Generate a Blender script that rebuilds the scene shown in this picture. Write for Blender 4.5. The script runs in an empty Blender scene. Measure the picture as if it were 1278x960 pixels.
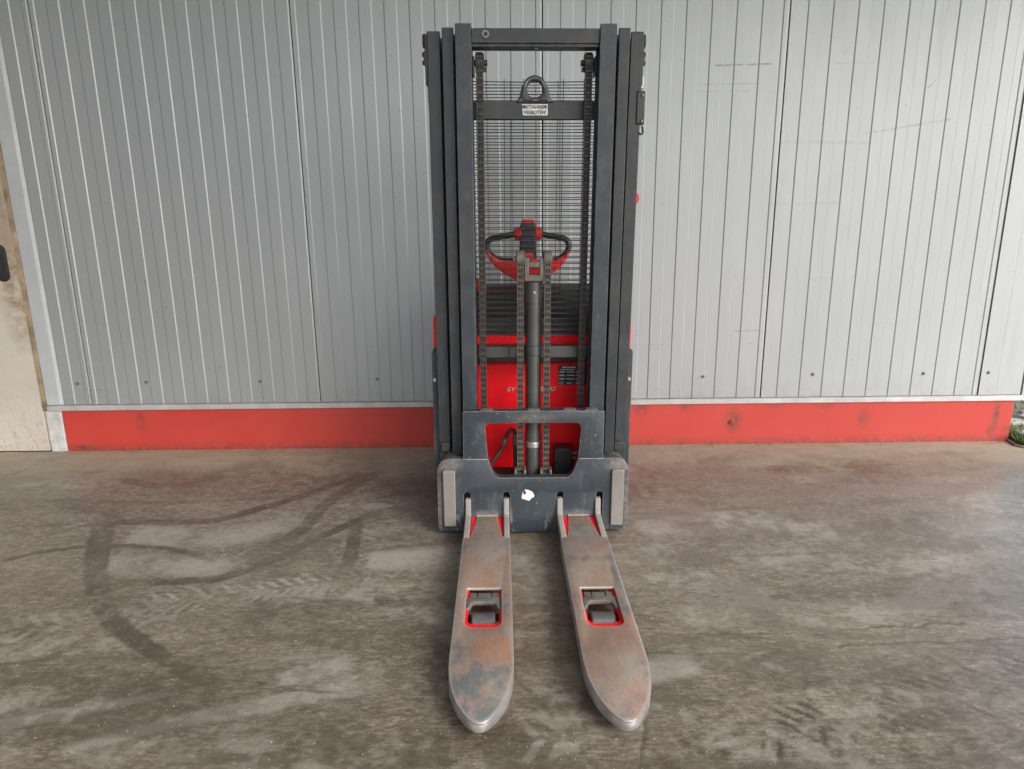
import bpy, bmesh, math, random
import numpy as np
from mathutils import Matrix, Vector
random.seed(7); rng = np.random.default_rng(11)
S = bpy.context.scene
COL = S.collection
R = math.radians

# ------------------------------------------------------------------ camera
cam_d = bpy.data.cameras.new('camera'); cam = bpy.data.objects.new('camera', cam_d); COL.objects.link(cam)
cam_d.sensor_width = 36.0; cam_d.lens = 870.0 / 1278.0 * 36.0
cam_d.clip_start = 0.05; cam_d.clip_end = 500
cam.matrix_world = Matrix.Translation((0, 0, 1.40)) @ Matrix.Rotation(R(76), 4, 'X') @ Matrix.Rotation(R(-0.62), 4, 'Z')
S.camera = cam

# ------------------------------------------------------------------ sky and sun (bright overcast day, light from the open right side)
SUN_EL, SUN_AZ = R(35), R(138)          # azimuth clockwise from +Y
w = bpy.data.worlds.new('World'); S.world = w; w.use_nodes = True
nt = w.node_tree; nt.nodes.clear()
out = nt.nodes.new('ShaderNodeOutputWorld'); bg = nt.nodes.new('ShaderNodeBackground')
sky = nt.nodes.new('ShaderNodeTexSky'); sky.sky_type = 'NISHITA'; sky.sun_disc = False
sky.sun_elevation = SUN_EL; sky.sun_rotation = SUN_AZ
sky.air_density = 1.0; sky.dust_density = 4.0; sky.ozone_density = 1.0
hs = nt.nodes.new('ShaderNodeHueSaturation'); hs.inputs['Saturation'].default_value = 0.45
nt.links.new(sky.outputs[0], hs.inputs['Color']); nt.links.new(hs.outputs[0], bg.inputs['Color'])
bg.inputs['Strength'].default_value = 0.15
nt.links.new(bg.outputs[0], out.inputs['Surface'])
sd = bpy.data.lights.new('sun', 'SUN'); sun = bpy.data.objects.new('sun', sd); COL.objects.link(sun)
sd.energy = 0.8; sd.angle = R(16); sd.color = (1.0, 0.99, 0.97)
sv = Vector((math.sin(SUN_AZ) * math.cos(SUN_EL), math.cos(SUN_AZ) * math.cos(SUN_EL), math.sin(SUN_EL)))
sun.rotation_euler = sv.to_track_quat('Z', 'Y').to_euler()
S.view_settings.view_transform = 'Standard'; S.view_settings.look = 'None'
S.view_settings.gamma = 1.0; S.view_settings.use_curve_mapping = False
S.view_settings.exposure = 1.24
S.cycles.max_bounces = 6; S.cycles.diffuse_bounces = 4; S.cycles.glossy_bounces = 3; S.cycles.transmission_bounces = 2

# ------------------------------------------------------------------ object helpers
def link(name, me, mat=None, parent=None, bevel=0, smooth=True, seg=2):
    o = bpy.data.objects.new(name, me); COL.objects.link(o)
    if mat is not None and len(me.materials) == 0: me.materials.append(mat)
    if parent is not None: o.parent = parent
    if bevel:
        m = o.modifiers.new('edge', 'BEVEL'); m.width = bevel; m.segments = seg; m.limit_method = 'ANGLE'
        m.angle_limit = R(35)
    if smooth:
        for p in me.polygons: p.use_smooth = True
        try: me.set_sharp_from_angle(angle=R(35))
        except Exception: pass
    return o
def obj(name, bm, mat, parent=None, bevel=0, smooth=True, seg=2):
    me = bpy.data.meshes.new(name)
    bmesh.ops.recalc_face_normals(bm, faces=bm.faces[:])
    bm.to_mesh(me); bm.free()
    return link(name, me, mat, parent, bevel, smooth, seg)
def empty(name, loc, rot=(0, 0, 0)):
    o = bpy.data.objects.new(name, None); COL.objects.link(o); o.location = loc; o.rotation_euler = rot
    o.empty_display_size = 0.1
    return o
def tag(o, label=None, cat=None, group=None, kind=None):
    if label: o['label'] = label
    if cat: o['category'] = cat
    if group: o['group'] = group
    if kind: o['kind'] = kind
    return o
def box(bm, x0, x1, y0, y1, z0, z1):
    vs = [bm.verts.new(p) for p in ((x0,y0,z0),(x1,y0,z0),(x1,y1,z0),(x0,y1,z0),(x0,y0,z1),(x1,y0,z1),(x1,y1,z1),(x0,y1,z1))]
    for f in ((0,3,2,1),(4,5,6,7),(0,1,5,4),(1,2,6,5),(2,3,7,6),(3,0,4,7)): bm.faces.new([vs[i] for i in f])
    return vs
def bx(*a):
    bm = bmesh.new(); box(bm, *a); return bm
def prism(bm, pts, axis, a, b):
    """pts: closed 2-D outline; axis 'x': (y,z), 'y': (x,z), 'z': (x,y)"""
    def mk(p, t): return {'x': (t, p[0], p[1]), 'y': (p[0], t, p[1]), 'z': (p[0], p[1], t)}[axis]
    A = [bm.verts.new(mk(p, a)) for p in pts]; B = [bm.verts.new(mk(p, b)) for p in pts]
    n = len(pts)
    bm.faces.new(A); bm.faces.new(B[::-1])
    for i in range(n): bm.faces.new((A[i], B[i], B[(i+1) % n], A[(i+1) % n]))
def cyl(bm, p0, p1, r, seg=20, r1=None):
    p0, p1 = Vector(p0), Vector(p1); d = (p1 - p0).normalized()
    u = d.orthogonal().normalized(); v = d.cross(u); r1 = r if r1 is None else r1
    A = []; B = []
    for i in range(seg):
        a = 2 * math.pi * i / seg; o = u * math.cos(a) + v * math.sin(a)
        A.append(bm.verts.new(p0 + o * r)); B.append(bm.verts.new(p1 + o * r1))
    bm.faces.new(A[::-1]); bm.faces.new(B)
    for i in range(seg): bm.faces.new((A[i], A[(i+1) % seg], B[(i+1) % seg], B[i]))
def tube(bm, path, r, seg=10, closed=False, ry=None):
    """tube along a polyline, r in plane-normal, optional ry for the other axis"""
    P = [Vector(p) for p in path]; n = len(P); rings = []
    up = Vector((0, 1, 0))
    for i in range(n):
        a = P[(i - 1) % n] if (closed or i > 0) else P[i]; b = P[(i + 1) % n] if (closed or i < n - 1) else P[i]
        t = (b - a).normalized(); u = up.cross(t)
        u = u.normalized() if u.length > 1e-4 else t.orthogonal().normalized()
        v = t.cross(u).normalized(); rr = r[i] if isinstance(r, (list, tuple)) else r
        rings.append([bm.verts.new(P[i] + u * rr * math.cos(2*math.pi*k/seg) + v * (ry or rr) * math.sin(2*math.pi*k/seg)) for k in range(seg)])
    for i in range(n if closed else n - 1):
        A, B = rings[i], rings[(i + 1) % n]
        for k in range(seg): bm.faces.new((A[k], A[(k+1) % seg], B[(k+1) % seg], B[k]))
    if not closed: bm.faces.new(rings[0][::-1]); bm.faces.new(rings[-1])
def smoothpath(pts, n=6, closed=False):
    P = [Vector(p) for p in pts]; L = len(P); res = []
    rngi = range(L if closed else L - 1)
    for i in rngi:
        g = lambda k: P[k % L] if closed else P[max(0, min(L - 1, k))]
        p0, p1, p2, p3 = g(i-1), g(i), g(i+1), g(i+2)
        for k in range(n):
            t = k / n
            res.append(0.5 * ((2*p1) + (p2-p0)*t + (2*p0-5*p1+4*p2-p3)*t*t + (3*p1-p0-3*p2+p3)*t**3))
    if not closed: res.append(P[-1])
    return res
def arc(cx, cy, r, a0, a1, n=6):
    return [(cx + r*math.cos(R(a0 + (a1-a0)*i/n)), cy + r*math.sin(R(a0 + (a1-a0)*i/n))) for i in range(n + 1)]
def rrect(x0, x1, y0, y1, r, n=5):
    if not isinstance(r, (list, tuple)): r = [r] * 4      # bl br tr tl
    p = []
    for (cx, cy, a, q) in ((x0+r[0], y0+r[0], 180, r[0]), (x1-r[1], y0+r[1], 270, r[1]), (x1-r[2], y1-r[2], 0, r[2]), (x0+r[3], y1-r[3], 90, r[3])):
        p += arc(cx, cy, q, a, a + 90, n) if q > 0 else [(cx, cy)]
    return p
def plate(outlines, t0, t1, axis='y', bevel=0.0):
    """flat plate with holes from 2-D outlines, between t0 and t1 along axis -> mesh"""
    cu = bpy.data.curves.new('tmp', 'CURVE'); cu.dimensions = '2D'; cu.fill_mode = 'BOTH'
    cu.extrude = max(1e-5, (t1 - t0) / 2 - bevel); cu.bevel_depth = bevel; cu.offset = -bevel; cu.bevel_resolution = 1
    for o in outlines:
        sp = cu.splines.new('POLY'); sp.points.add(len(o) - 1); sp.use_cyclic_u = True
        for i, p in enumerate(o): sp.points[i].co = (p[0], p[1], 0, 1)
    ob = bpy.data.objects.new('tmp', cu); COL.objects.link(ob)
    dg = bpy.context.evaluated_depsgraph_get()
    me = bpy.data.meshes.new_from_object(ob.evaluated_get(dg))
    bpy.data.objects.remove(ob); bpy.data.curves.remove(cu)
    bm = bmesh.new(); bm.from_mesh(me); bpy.data.meshes.remove(me)
    bmesh.ops.remove_doubles(bm, verts=bm.verts[:], dist=1e-5)
    c = (t0 + t1) / 2
    for v in bm.verts:
        x, y, z = v.co
        v.co = (x, y, c + z) if axis == 'z' else (x, c + z, y)
    return bm
def text_mesh(body, size, x, z, y, align='CENTER', shear=0.0, ext=0.0004, sx=1.0, bold=0.0):
    cu = bpy.data.curves.new('txt', 'FONT'); cu.body = body; cu.size = size; cu.align_x = align; cu.shear = shear
    cu.extrude = ext; cu.resolution_u = 3; cu.offset = bold
    ob = bpy.data.objects.new('txt', cu); COL.objects.link(ob)
    dg = bpy.context.evaluated_depsgraph_get(); me = bpy.data.meshes.new_from_object(ob.evaluated_get(dg))
    bpy.data.objects.remove(ob); bpy.data.curves.remove(cu); me.materials.clear()
    for v in me.vertices:
        a, b, c = v.co; v.co = (x + a * sx, y - c, z + b)
    return me

# ------------------------------------------------------------------ material helpers
class NT:
    def __init__(s, name):
        s.m = bpy.data.materials.new(name); s.m.use_nodes = True; s.t = s.m.node_tree; s.t.nodes.clear()
        s.out = s.n('ShaderNodeOutputMaterial'); s.p = s.n('ShaderNodeBsdfPrincipled')
        s.t.links.new(s.p.outputs[0], s.out.inputs['Surface'])
        s.co = s.n('ShaderNodeTexCoord'); s._sep = None
    def n(s, t): return s.t.nodes.new(t)
    def l(s, a, b):
        if isinstance(a, (int, float)): b.default_value = a
        elif isinstance(a, tuple): b.default_value = (*a, 1) if len(a) == 3 and b.type == 'RGBA' else a
        else: s.t.links.new(a, b)
    def math(s, op, a, b=0.0, c=None, clamp=False):
        n = s.n('ShaderNodeMath'); n.operation = op; n.use_clamp = clamp
        s.l(a, n.inputs[0]); s.l(b, n.inputs[1])
        if c is not None: s.l(c, n.inputs[2])
        return n.outputs[0]
    def noise(s, scale, detail=5, rough=0.6, stretch=(1, 1, 1), loc=(0, 0, 0), dist=0.0):
        mp = s.n('ShaderNodeMapping'); mp.inputs['Scale'].default_value = stretch; mp.inputs['Location'].default_value = loc
        s.l(s.co.outputs['Object'], mp.inputs[0])
        n = s.n('ShaderNodeTexNoise'); n.inputs['Scale'].default_value = scale; n.inputs['Detail'].default_value = detail
        n.inputs['Roughness'].default_value = rough; n.inputs['Distortion'].default_value = dist
        s.l(mp.outputs[0], n.inputs['Vector']); return n.outputs[0]
    def ramp(s, f, lo, hi, a=0.0, b=1.0):
        n = s.n('ShaderNodeMapRange'); n.clamp = True
        s.l(f, n.inputs[0]); s.l(lo, n.inputs[1]); s.l(hi, n.inputs[2]); s.l(a, n.inputs[3]); s.l(b, n.inputs[4]); return n.outputs[0]
    def mix(s, f, a, b, mode='MIX'):
        n = s.n('ShaderNodeMix'); n.data_type = 'RGBA'; n.blend_type = mode; n.clamp_factor = True
        s.l(f, n.inputs[0]); s.l(a, n.inputs[6]); s.l(b, n.inputs[7]); return n.outputs[2]
    def xyz(s):
        if s._sep is None:
            n = s.n('ShaderNodeSeparateXYZ'); s.l(s.co.outputs['Object'], n.inputs[0]); s._sep = n.outputs
        return s._sep
    def edge(s, r=0.005, lo=0.01, hi=0.15):
        b = s.n('ShaderNodeBevel'); b.samples = 4; b.inputs[0].default_value = r
        g = s.n('ShaderNodeNewGeometry')
        d = s.n('ShaderNodeVectorMath'); d.operation = 'DOT_PRODUCT'; s.l(b.outputs[0], d.inputs[0]); s.l(g.outputs['Normal'], d.inputs[1])
        return s.ramp(s.math('SUBTRACT', 1.0, d.outputs['Value']), lo, hi)
    def blob(s, x, z, rx, rz, nz=None, amt=1.0):
        X, Y, Z = s.xyz()
        a = s.math('DIVIDE', s.math('SUBTRACT', X, x), rx); b = s.math('DIVIDE', s.math('SUBTRACT', Z, z), rz)
        d = s.math('SQRT', s.math('ADD', s.math('MULTIPLY', a, a), s.math('MULTIPLY', b, b)))
        m = s.ramp(d, 1.0, 0.25, 0.0, amt)
        return s.math('MULTIPLY', m, nz) if nz is not None else m
    def seg(s, x0, z0, x1, z1, t, nz=None, amt=1.0):
        X, Y, Z = s.xyz(); k = (z1 - z0) / (x1 - x0)
        d = s.math('ABSOLUTE', s.math('SUBTRACT', s.math('SUBTRACT', Z, z0), s.math('MULTIPLY', s.math('SUBTRACT', X, x0), k)))
        m = s.ramp(d, t, t * 0.4, 0.0, amt)
        m = s.math('MULTIPLY', m, s.math('MULTIPLY', s.math('GREATER_THAN', X, min(x0, x1)), s.math('LESS_THAN', X, max(x0, x1))))
        return s.math('MULTIPLY', m, nz) if nz is not None else m
    def done(s, col, rough, metal=0.0, bump=None, bstr=0.2, bdist=0.002, spec=None):
        s.l(col, s.p.inputs['Base Color']); s.l(rough, s.p.inputs['Roughness']); s.l(metal, s.p.inputs['Metallic'])
        if spec is not None: s.l(spec, s.p.inputs['Specular IOR Level'])
        if bump is not None:
            b = s.n('ShaderNodeBump'); b.inputs['Strength'].default_value = bstr; b.inputs['Distance'].default_value = bdist
            s.l(bump, b.inputs['Height']); s.l(b.outputs[0], s.p.inputs['Normal'])
        return s.m
def simple(name, c, rough=0.5, metal=0.0, var=0.25, scale=14, bstr=0.1):
    s = NT(name); n = s.noise(scale); dk = tuple(v * (1 - var) for v in c); lt = tuple(min(1, v * (1 + var)) for v in c)
    return s.done(s.mix(s.ramp(n, .3, .7), dk, lt), s.ramp(n, .2, .8, rough + .08, rough - .08), metal, s.noise(scale * 12, 3), bstr, 0.001)
def painted(name, c, wear, rough=0.45, amt=1.0, dust=0.0, scuff=0.5, spec=None):
    """paint with worn edges, vertical scuffs and dust"""
    s = NT(name)
    n1 = s.noise(5, 6); n2 = s.noise(22, 6, .7, (1, 1, .35)); n3 = s.noise(90, 3)
    col = s.mix(s.ramp(n1, .3, .7), tuple(v * .85 for v in c), tuple(v * 1.15 for v in c))
    sc = s.math('MULTIPLY', s.ramp(n2, .52, .78), scuff)
    col = s.mix(sc, col, tuple(min(1, v * 1.0 + .10) for v in c))
    e = s.math('MULTIPLY', s.edge(), s.ramp(s.noise(30, 5), .38, .62), clamp=True)
    col = s.mix(s.math('MULTIPLY', e, amt), col, wear)
    if dust: col = s.mix(s.math('MULTIPLY', s.ramp(s.noise(8, 7, .7), .45, .75), dust), col, (.24, .21, .17))
    rg = s.math('ADD', s.ramp(n2, .2, .8, rough - .06, rough + .12), s.math('MULTIPLY', n3, .05))
    return s.done(col, rg, 0.0, n3, .06, .001, spec)

# truck materials
M = {}
M['anth'] = painted('anthracite_paint', (.019, .026, .035), (.34, .33, .31), .42, .95, .12, .45)
M['anth2'] = painted('mast_paint', (.015, .019, .024), (.26, .25, .24), .42, .85, .10, .25)
def carriage_mat():
    s = NT('scuffed_carriage_paint'); c = (.025, .034, .043)
    n1 = s.noise(5, 5); n2 = s.noise(16, 6, .72, (1, 1, .4)); n3 = s.noise(60, 5, .75)
    col = s.mix(s.ramp(n1, .3, .7), tuple(v*.85 for v in c), tuple(v*1.2 for v in c))
    col = s.mix(s.ramp(n2, .52, .74, 0, .45), col, (.13, .145, .155))
    br = s.ramp(n3, .34, .60)
    X, Y, Z = s.xyz()
    rust = 0.0
    for a in ((-.375,.325,.085,.05,.9),(.385,.325,.085,.05,.9),(-.41,.16,.03,.17,.7),(.412,.16,.03,.17,.7),(-.20,.095,.10,.03,.8),(.20,.095,.10,.03,.8),(0,.535,.12,.03,.5)):
        rust = s.math('MAXIMUM', rust, s.blob(*a[:4], nz=br, amt=a[4]))
    col = s.mix(rust, col, (.19, .155, .135))
    sm1 = s.math('MULTIPLY', s.ramp(Z, .20, .06, 0, .8), s.ramp(s.noise(28, 5, .75, (1, 1, .25)), .56, .72))
    col = s.mix(sm1, col, (.26, .26, .255))
    col = s.mix(s.ramp(s.noise(85, 2, .5), .70, .74, 0, .7), col, (.30, .30, .29))
    e = s.math('MULTIPLY', s.edge(), s.ramp(s.noise(30, 4), .30, .55), clamp=True)
    col = s.mix(e, col, (.33, .30, .27))
    return s.done(col, s.ramp(n2, .2, .8, .42, .58), 0.0, n3, .08, .001)
M['carr'] = carriage_mat()
M['dark'] = simple('dark_steel', (.028, .028, .027), .5)
M['black'] = simple('black_plastic', (.022, .023, .025), .42, 0, .2, 20)
M['void'] = simple('black_gap_and_cover', (.012, .012, .012), .7)  # near black standing in for gap and slot darkness; also on the sump cover
M['chain'] = simple('greasy_chain_steel', (.070, .063, .053), .45, .25, .4, 60, .2)
M['chainmid'] = simple('brown_chain_steel', (.045, .040, .034), .45, .2, .4, 60, .2)
M['chaindark'] = simple('shaded_chain_steel', (.028, .025, .023), .45, .2, .4, 60, .2)  # chain steel with the mast interior's shade put into its colour
M['cyl'] = simple('cylinder_paint', (.052, .055, .053), .38, .1, .2, 9)
M['yoke'] = simple('dusty_cast_steel', (.105, .10, .086), .6, .1, .3, 30)
M['red'] = painted('red_paint', (.90, .005, .011), (.80, .10, .08), .42, .25, 0.0, .02, .25)
M['redp'] = simple('red_plastic', (.66, .020, .016), .38, 0, .12, 12)
M['steel'] = simple('worn_bright_steel', (.42, .41, .39), .34, .8, .2, 30)
M['pad'] = painted('worn_wear_pad', (.165, .150, .142), (.48, .45, .43), .45, .9, .25, .4)
M['white'] = simple('worn_white_label', (.58, .59, .585), .5, 0, .2, 60)
M['ink'] = simple('black_print', (.02, .02, .022), .6)
M['grey'] = simple('grey_print', (.42, .42, .42), .6)
M['roller'] = simple('grey_roller_rubber', (.055, .056, .056), .5, 0, .35, 25, .25)
M['hood'] = simple('dark_grey_hood_plastic', (.024, .025, .026), .45, 0, .15, 12)
M['wire'] = simple('black_coated_wire', (.02, .02, .02), .45)
M['sticker'] = simple('yellowed_sticker', (.42, .33, .24), .6, 0, .4, 40)
M['bracket'] = painted('worn_bracket_steel', (.20, .185, .17), (.50, .48, .46), .42, .9, .2, .5)
M['skirt'] = simple('bare_skirt_steel', (.46, .45, .44), .33, .7, .35, 16, .2)
def fork_mat():
    s = NT('worn_rusty_fork_steel')
    a = s.noise(8, 6, .72, (1, .6, 1)); b = s.noise(5.5, 6, .7, (1, .8, 1), (3.1, 1.7, 0)); g = s.noise(70, 5, .7, (1, .25, 1))
    col = s.mix(s.ramp(a, .36, .64), (.225, .140, .098), (.235, .208, .182))
    col = s.mix(s.ramp(b, .50, .58, 0, .85), col, (.095, .115, .125))
    col = s.mix(s.ramp(s.noise(3.1, 6, .6, (1, .7, 1), (7, 2, 1)), .51, .61, 0, .7), col, (.34, .165, .095))
    col = s.mix(s.ramp(g, .52, .85, 0, .22), col, (.52, .48, .45))
    col = s.mix(s.ramp(s.noise(40, 6, .75, (1, .4, 1)), .56, .70, 0, .5), col, (.16, .115, .09))
    e = s.math('MULTIPLY', s.edge(.016, .003, .08), s.ramp(s.noise(25, 4), .25, .5, .5, 1), clamp=True)
    col = s.mix(s.math('MULTIPLY', e, .9), col, (.58, .575, .57))
    return s.done(col, s.math('SUBTRACT', s.ramp(g, .3, .8, .52, .36), s.math('MULTIPLY', e, .15)), s.math('ADD', .15, s.math('MULTIPLY', e, .6), clamp=True), g, .3, .001)
M['fork'] = fork_mat()

# ------------------------------------------------------------------ ground and concrete floor
def value_noise(X, Y, f, seed):
    r = np.random.default_rng(seed); n = 128; L = r.random((n, n))
    x = X * f + 50.3; y = Y * f + 71.9
    i = np.floor(x).astype(int); j = np.floor(y).astype(int); u = x - i; v = y - j
    u = u*u*(3-2*u); v = v*v*(3-2*v)
    g = lambda a, b: L[a % n, b % n]
    return (g(i,j)*(1-u) + g(i+1,j)*u)*(1-v) + (g(i,j+1)*(1-u) + g(i+1,j+1)*u)*v
def fbm(X, Y, f, seed, o=5):
    s = 0; a = 1; t = 0
    for k in range(o): s = s + a*value_noise(X, Y, f*2**k, seed + k); t += a; a *= .55
    return s / t
def sm(x, a, b):
    t = np.clip((x - a) / (b - a), 0, 1); return t*t*(3-2*t)
def polydist(X, Y, pts, inside=False):
    """distance to a polyline, and arc length of the nearest point"""
    best = np.full(X.shape, 1e9); S_ = np.zeros(X.shape); acc = 0
    side = np.zeros(X.shape)
    px = [p[0] for p in pts]; py = [p[1] for p in pts]; B_ = .22
    gx = X[:, 0]; gy = Y[0]
    i0, i1 = np.searchsorted(gx, [min(px) - B_, max(px) + B_]); j0, j1 = np.searchsorted(gy, [min(py) - B_, max(py) + B_])
    if i1 - i0 < X.shape[0] or j1 - j0 < X.shape[1]:
        sl = (slice(i0, i1), slice(j0, j1))
        if not inside and i1 > i0 and j1 > j0:
            b_, s_, d_, L_ = polydist(X[sl], Y[sl], pts, True)
            best[sl] = b_; S_[sl] = s_; side[sl] = d_
            return best, S_, side, L_
    for (x0, y0), (x1, y1) in zip(pts[:-1], pts[1:]):
        dx, dy = x1-x0, y1-y0; L = math.hypot(dx, dy)
        t = np.clip(((X-x0)*dx + (Y-y0)*dy) / (L*L), 0, 1)
        d = np.hypot(X - x0 - t*dx, Y - y0 - t*dy); m = d < best
        best = np.where(m, d, best); S_ = np.where(m, acc + t*L, S_)
        side = np.where(m, ((X-x0)*dy - (Y-y0)*dx)/L, side); acc += L
    return best, S_, side, acc
def sp2(pts, n=5): return [(p.x, p.y) for p in smoothpath([(a, b, 0) for a, b in pts], n)]

def build_floor():
    xs = np.concatenate([np.linspace(-9, -3.3, 12)[:-1], np.arange(-3.3, 3.3, .0075), np.linspace(3.3, 7.0, 9)])
    ys = np.concatenate([np.linspace(-7, 1.15, 14)[:-1], np.arange(1.15, 4.045, .0075), [4.05]])
    X, Y = np.meshgrid(xs, ys, indexing='ij'); nx, ny = X.shape
    hz = (fbm(X, Y, 1.3, 3, 3) - .5) * .006 + (fbm(X, Y, 14, 9, 3) - .5) * .0016
    hz = np.where(Y > 3.9, hz * np.clip((4.05 - Y) / .15, 0, 1), hz)
    dark = np.zeros_like(X); light = np.zeros_like(X); rust = np.zeros_like(X); wet = np.zeros_like(X)
    n1 = fbm(X, Y, 5, 21); n2 = fbm(X, Y, 22, 31); n3 = fbm(X*.35, Y*1.6, 6, 41)
    def mark(pts, w_, amt, soft=.006, brk=.35, arr='d', fade=True):
        nonlocal dark, light, rust
        d, s_, side, L = polydist(X, Y, sp2(pts))
        ww = w_ if not isinstance(w_, tuple) else (w_[0] + (w_[1]-w_[0]) * s_ / L)
        m = 1 - sm(d + (n2 - .5) * .02, ww/2 - soft, ww/2 + soft)
        if fade: m = m * sm(s_, 0, .06*L + .01) * (1 - sm(s_, .75*L, L))
        m = m * np.clip(1 - brk * sm(n1, .45, .7) - .35*sm(n2, .5, .75), 0, 1) * amt
        if arr == 'd': dark = np.maximum(dark, m)
        elif arr == 'l': light = np.maximum(light, m)
        else: rust = np.maximum(rust, m)
    # turning skid marks of the trucks
    mark([(-1.96,3.10),(-1.87,2.92),(-1.80,2.76),(-1.67,2.52),(-1.50,2.28),(-1.31,2.11),(-1.10,1.96),(-.85,1.80),(-.6,1.68)], (.11,.045), .95, .006, .3)
    mark([(-1.2,2.03),(-.98,1.89),(-.80,1.85),(-.46,1.81)], .035, .5)
    mark([(-1.97,3.04),(-1.66,3.02),(-1.40,3.04),(-1.24,3.16),(-1.08,3.30),(-.92,3.49),(-.66,3.72)], .062, .95)
    mark([(-.66,3.72),(-.82,3.49),(-.94,3.15),(-.96,2.93),(-1.09,2.71),(-1.20,2.56)], .075, .75)
    mark([(-.64,3.12),(-.86,2.85),(-.98,2.67),(-1.15,2.51),(-1.31,2.48),(-1.72,2.47)], .06, .95)
    mark([(-.73,3.02),(-.69,2.70),(-.68,2.52)], .06, .9)
    mark([(-2.3,2.56),(-2.03,2.73),(-1.85,2.78),(-1.63,2.78),(-1.38,2.71),(-1.18,2.58)], .035, .9)
    mark([(-1.0,2.62),(-.5,2.74),(-.2,2.80)], .03, .45)
    mark([(-2.13,3.57),(-1.97,3.50),(-1.80,3.44)], .07, .5)
    # darker in front and towards the left, broken into streaks
    front_dark = sm(n3, .45, .58) * sm(3.0 - Y + (n1-.5)*1.2, .1, .9) * .5
    dark = np.maximum(dark, front_dark * (1 - .6*sm(n2, .5, .7)))
    near = sm(2.55 - Y + (n1-.5)*.9 - .22*X, .0, 1.0) * (.30 + .45*sm(n3, .38, .60)) * (1 - .5*sm(n2, .48, .66))
    dark = np.maximum(dark, near)
    dark = np.maximum(dark, .50 * sm(fbm(X*.5, Y*1.3, 3, 77), .5, .68) * sm(n2, .35, .6))
    # tyre tread prints: light chevrons and dark chevrons
    def tread(p0, p1, w_, pitch, amt, arr, seed):
        nonlocal dark, light
        d, s_, side, L = polydist(X, Y, [p0, p1])
        ph = ((s_ + np.abs(side) * .7 + (n2-.5)*.02) / pitch) % 1.0
        lug = sm(ph, .08, .2) * (1 - sm(ph, .5, .62)) * sm(np.abs(side), .004, .016)
        m = lug * (1 - sm(d, w_/2 - .02, w_/2 + .015)) * sm(fbm(X, Y, 7, seed, 3), .38, .62) * (1 - .6*sm(n2, .45, .65)) * amt
        if arr == 'd': dark = np.maximum(dark, m)
        else: light = np.maximum(light, m)
    tread((-1.55,2.24),(-.45,2.54), .17, .05, .6, 'l', 5)
    tread((-1.35,2.02),(-.5,2.28), .15, .06, .5, 'd', 6)
    tread((-2.2,2.08),(-1.3,2.24), .18, .065, .6, 'l', 7)
    tread((-.62,2.78),(-.2,2.92), .12, .045, .7, 'd', 8)
    tread((.62,1.60),(2.0,1.96), .20, .046, 1.0, 'd', 9)
    tread((.40,1.52),(1.9,1.72), .18, .046, .9, 'd', 10)
    tread((.55,2.32),(2.1,2.44), .16, .06, .45, 'd', 12)
    tread((-.65,1.50),(.1,1.62), .17, .07, .8, 'l', 13)
    tread((.55,2.95),(1.4,2.75), .2, .07, .45, 'd', 14)
    # pale scraped patches
    mark([(-1.75,1.60),(-1.3,1.74),(-.95,1.84)], (.08,.02), .7, .010, .5, 'l')
    mark([(-1.25,1.58),(-.95,1.70),(-.6,1.80),(-.35,1.86)], (.04,.09), .55, .014, .8, 'l')
    mark([(-.75,1.86),(-.5,1.98)], .08, .6, .012, .5, 'l')
    for q, ww, am in (([(-1.05,1.93),(-.80,1.86),(-.62,1.82),(-.45,1.80)], .014, .9), ([(-1.12,1.98),(-.9,1.86),(-.82,1.83)], .012, .8), ([(-.60,1.78),(-.42,1.775)], .02, .7), ([(.45,2.16),(.62,2.17)], .012, .6), ([(.9,2.30),(1.2,2.36),(1.5,2.44),(1.8,2.50)], .035, .6), ([(-1.95,1.86),(-1.5,1.98),(-1.1,2.0)], .05, .6), ([(-1.9,1.62),(-1.2,1.78)], .035, .6), ([(-.9,1.62),(-.3,1.72)], .04, .6), ([(.7,1.80),(1.3,1.86)], .03, .5), ([(.5,3.05),(1.3,3.12)], .03, .45), ([(.6,2.62),(1.6,2.66)], .025, .45), ([(-2.4,3.3),(-1.6,3.25),(-.9,3.35)], .04, .4)):
        mark(q, ww, am, .006, .3)
    mark([(.38,1.88),(.50,1.92),(.60,1.93)], .11, .7, .02, .3, 'l')
    mark([(.55,2.86),(.9,2.98),(1.35,2.90),(1.6,2.78)], .20, .55, .06, .7, 'l')
    mark([(-1.8,2.62),(-1.4,2.60),(-1.0,2.55)], .16, .5, .05, .7, 'l')
    mark([(-1.75,2.90),(-1.3,2.86),(-.95,3.02)], .18, .45, .05, .7, 'l')
    mark([(-.62,2.62),(-.2,2.66)], .16, .55, .04, .6, 'l')
    light = np.maximum(light, .35 * sm(fbm(X*.5, Y*1.4, 4.5, 91), .52, .66) * sm(n2, .35, .6))
    # rusty brown stains
    nr = fbm(X, Y, 40, 61, 2)
    for (x, y, rx, ry, a) in ((1.47,3.63,.12,.05,1),(1.72,3.60,.10,.06,1),(1.92,3.64,.08,.03,.7),(1.25,3.62,.18,.06,.5),(2.15,3.52,.11,.05,.6),(.95,3.30,.2,.06,.4),(1.2,3.45,.12,.04,.4),(-1.75,3.46,.10,.06,.7),(.62,3.62,.5,.05,.3)):
        e = ((X-x)/rx)**2 + ((Y-y)/ry)**2
        rust = np.maximum(rust, a * (1 - sm(np.sqrt(e) + (n1-.5)*.8, .6, 1.1)) * sm(nr, .30, .62))
    b = (1 - sm(np.abs(Y - 3.31 + (n1-.5)*.12), .02, .12)) * sm(X, 1.0, 1.8) * (1 - sm(X, 2.45, 2.75))
    dark = np.maximum(dark, b * .75); wet = np.maximum(wet, b * .8); rust = np.maximum(rust, b * .08)
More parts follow.
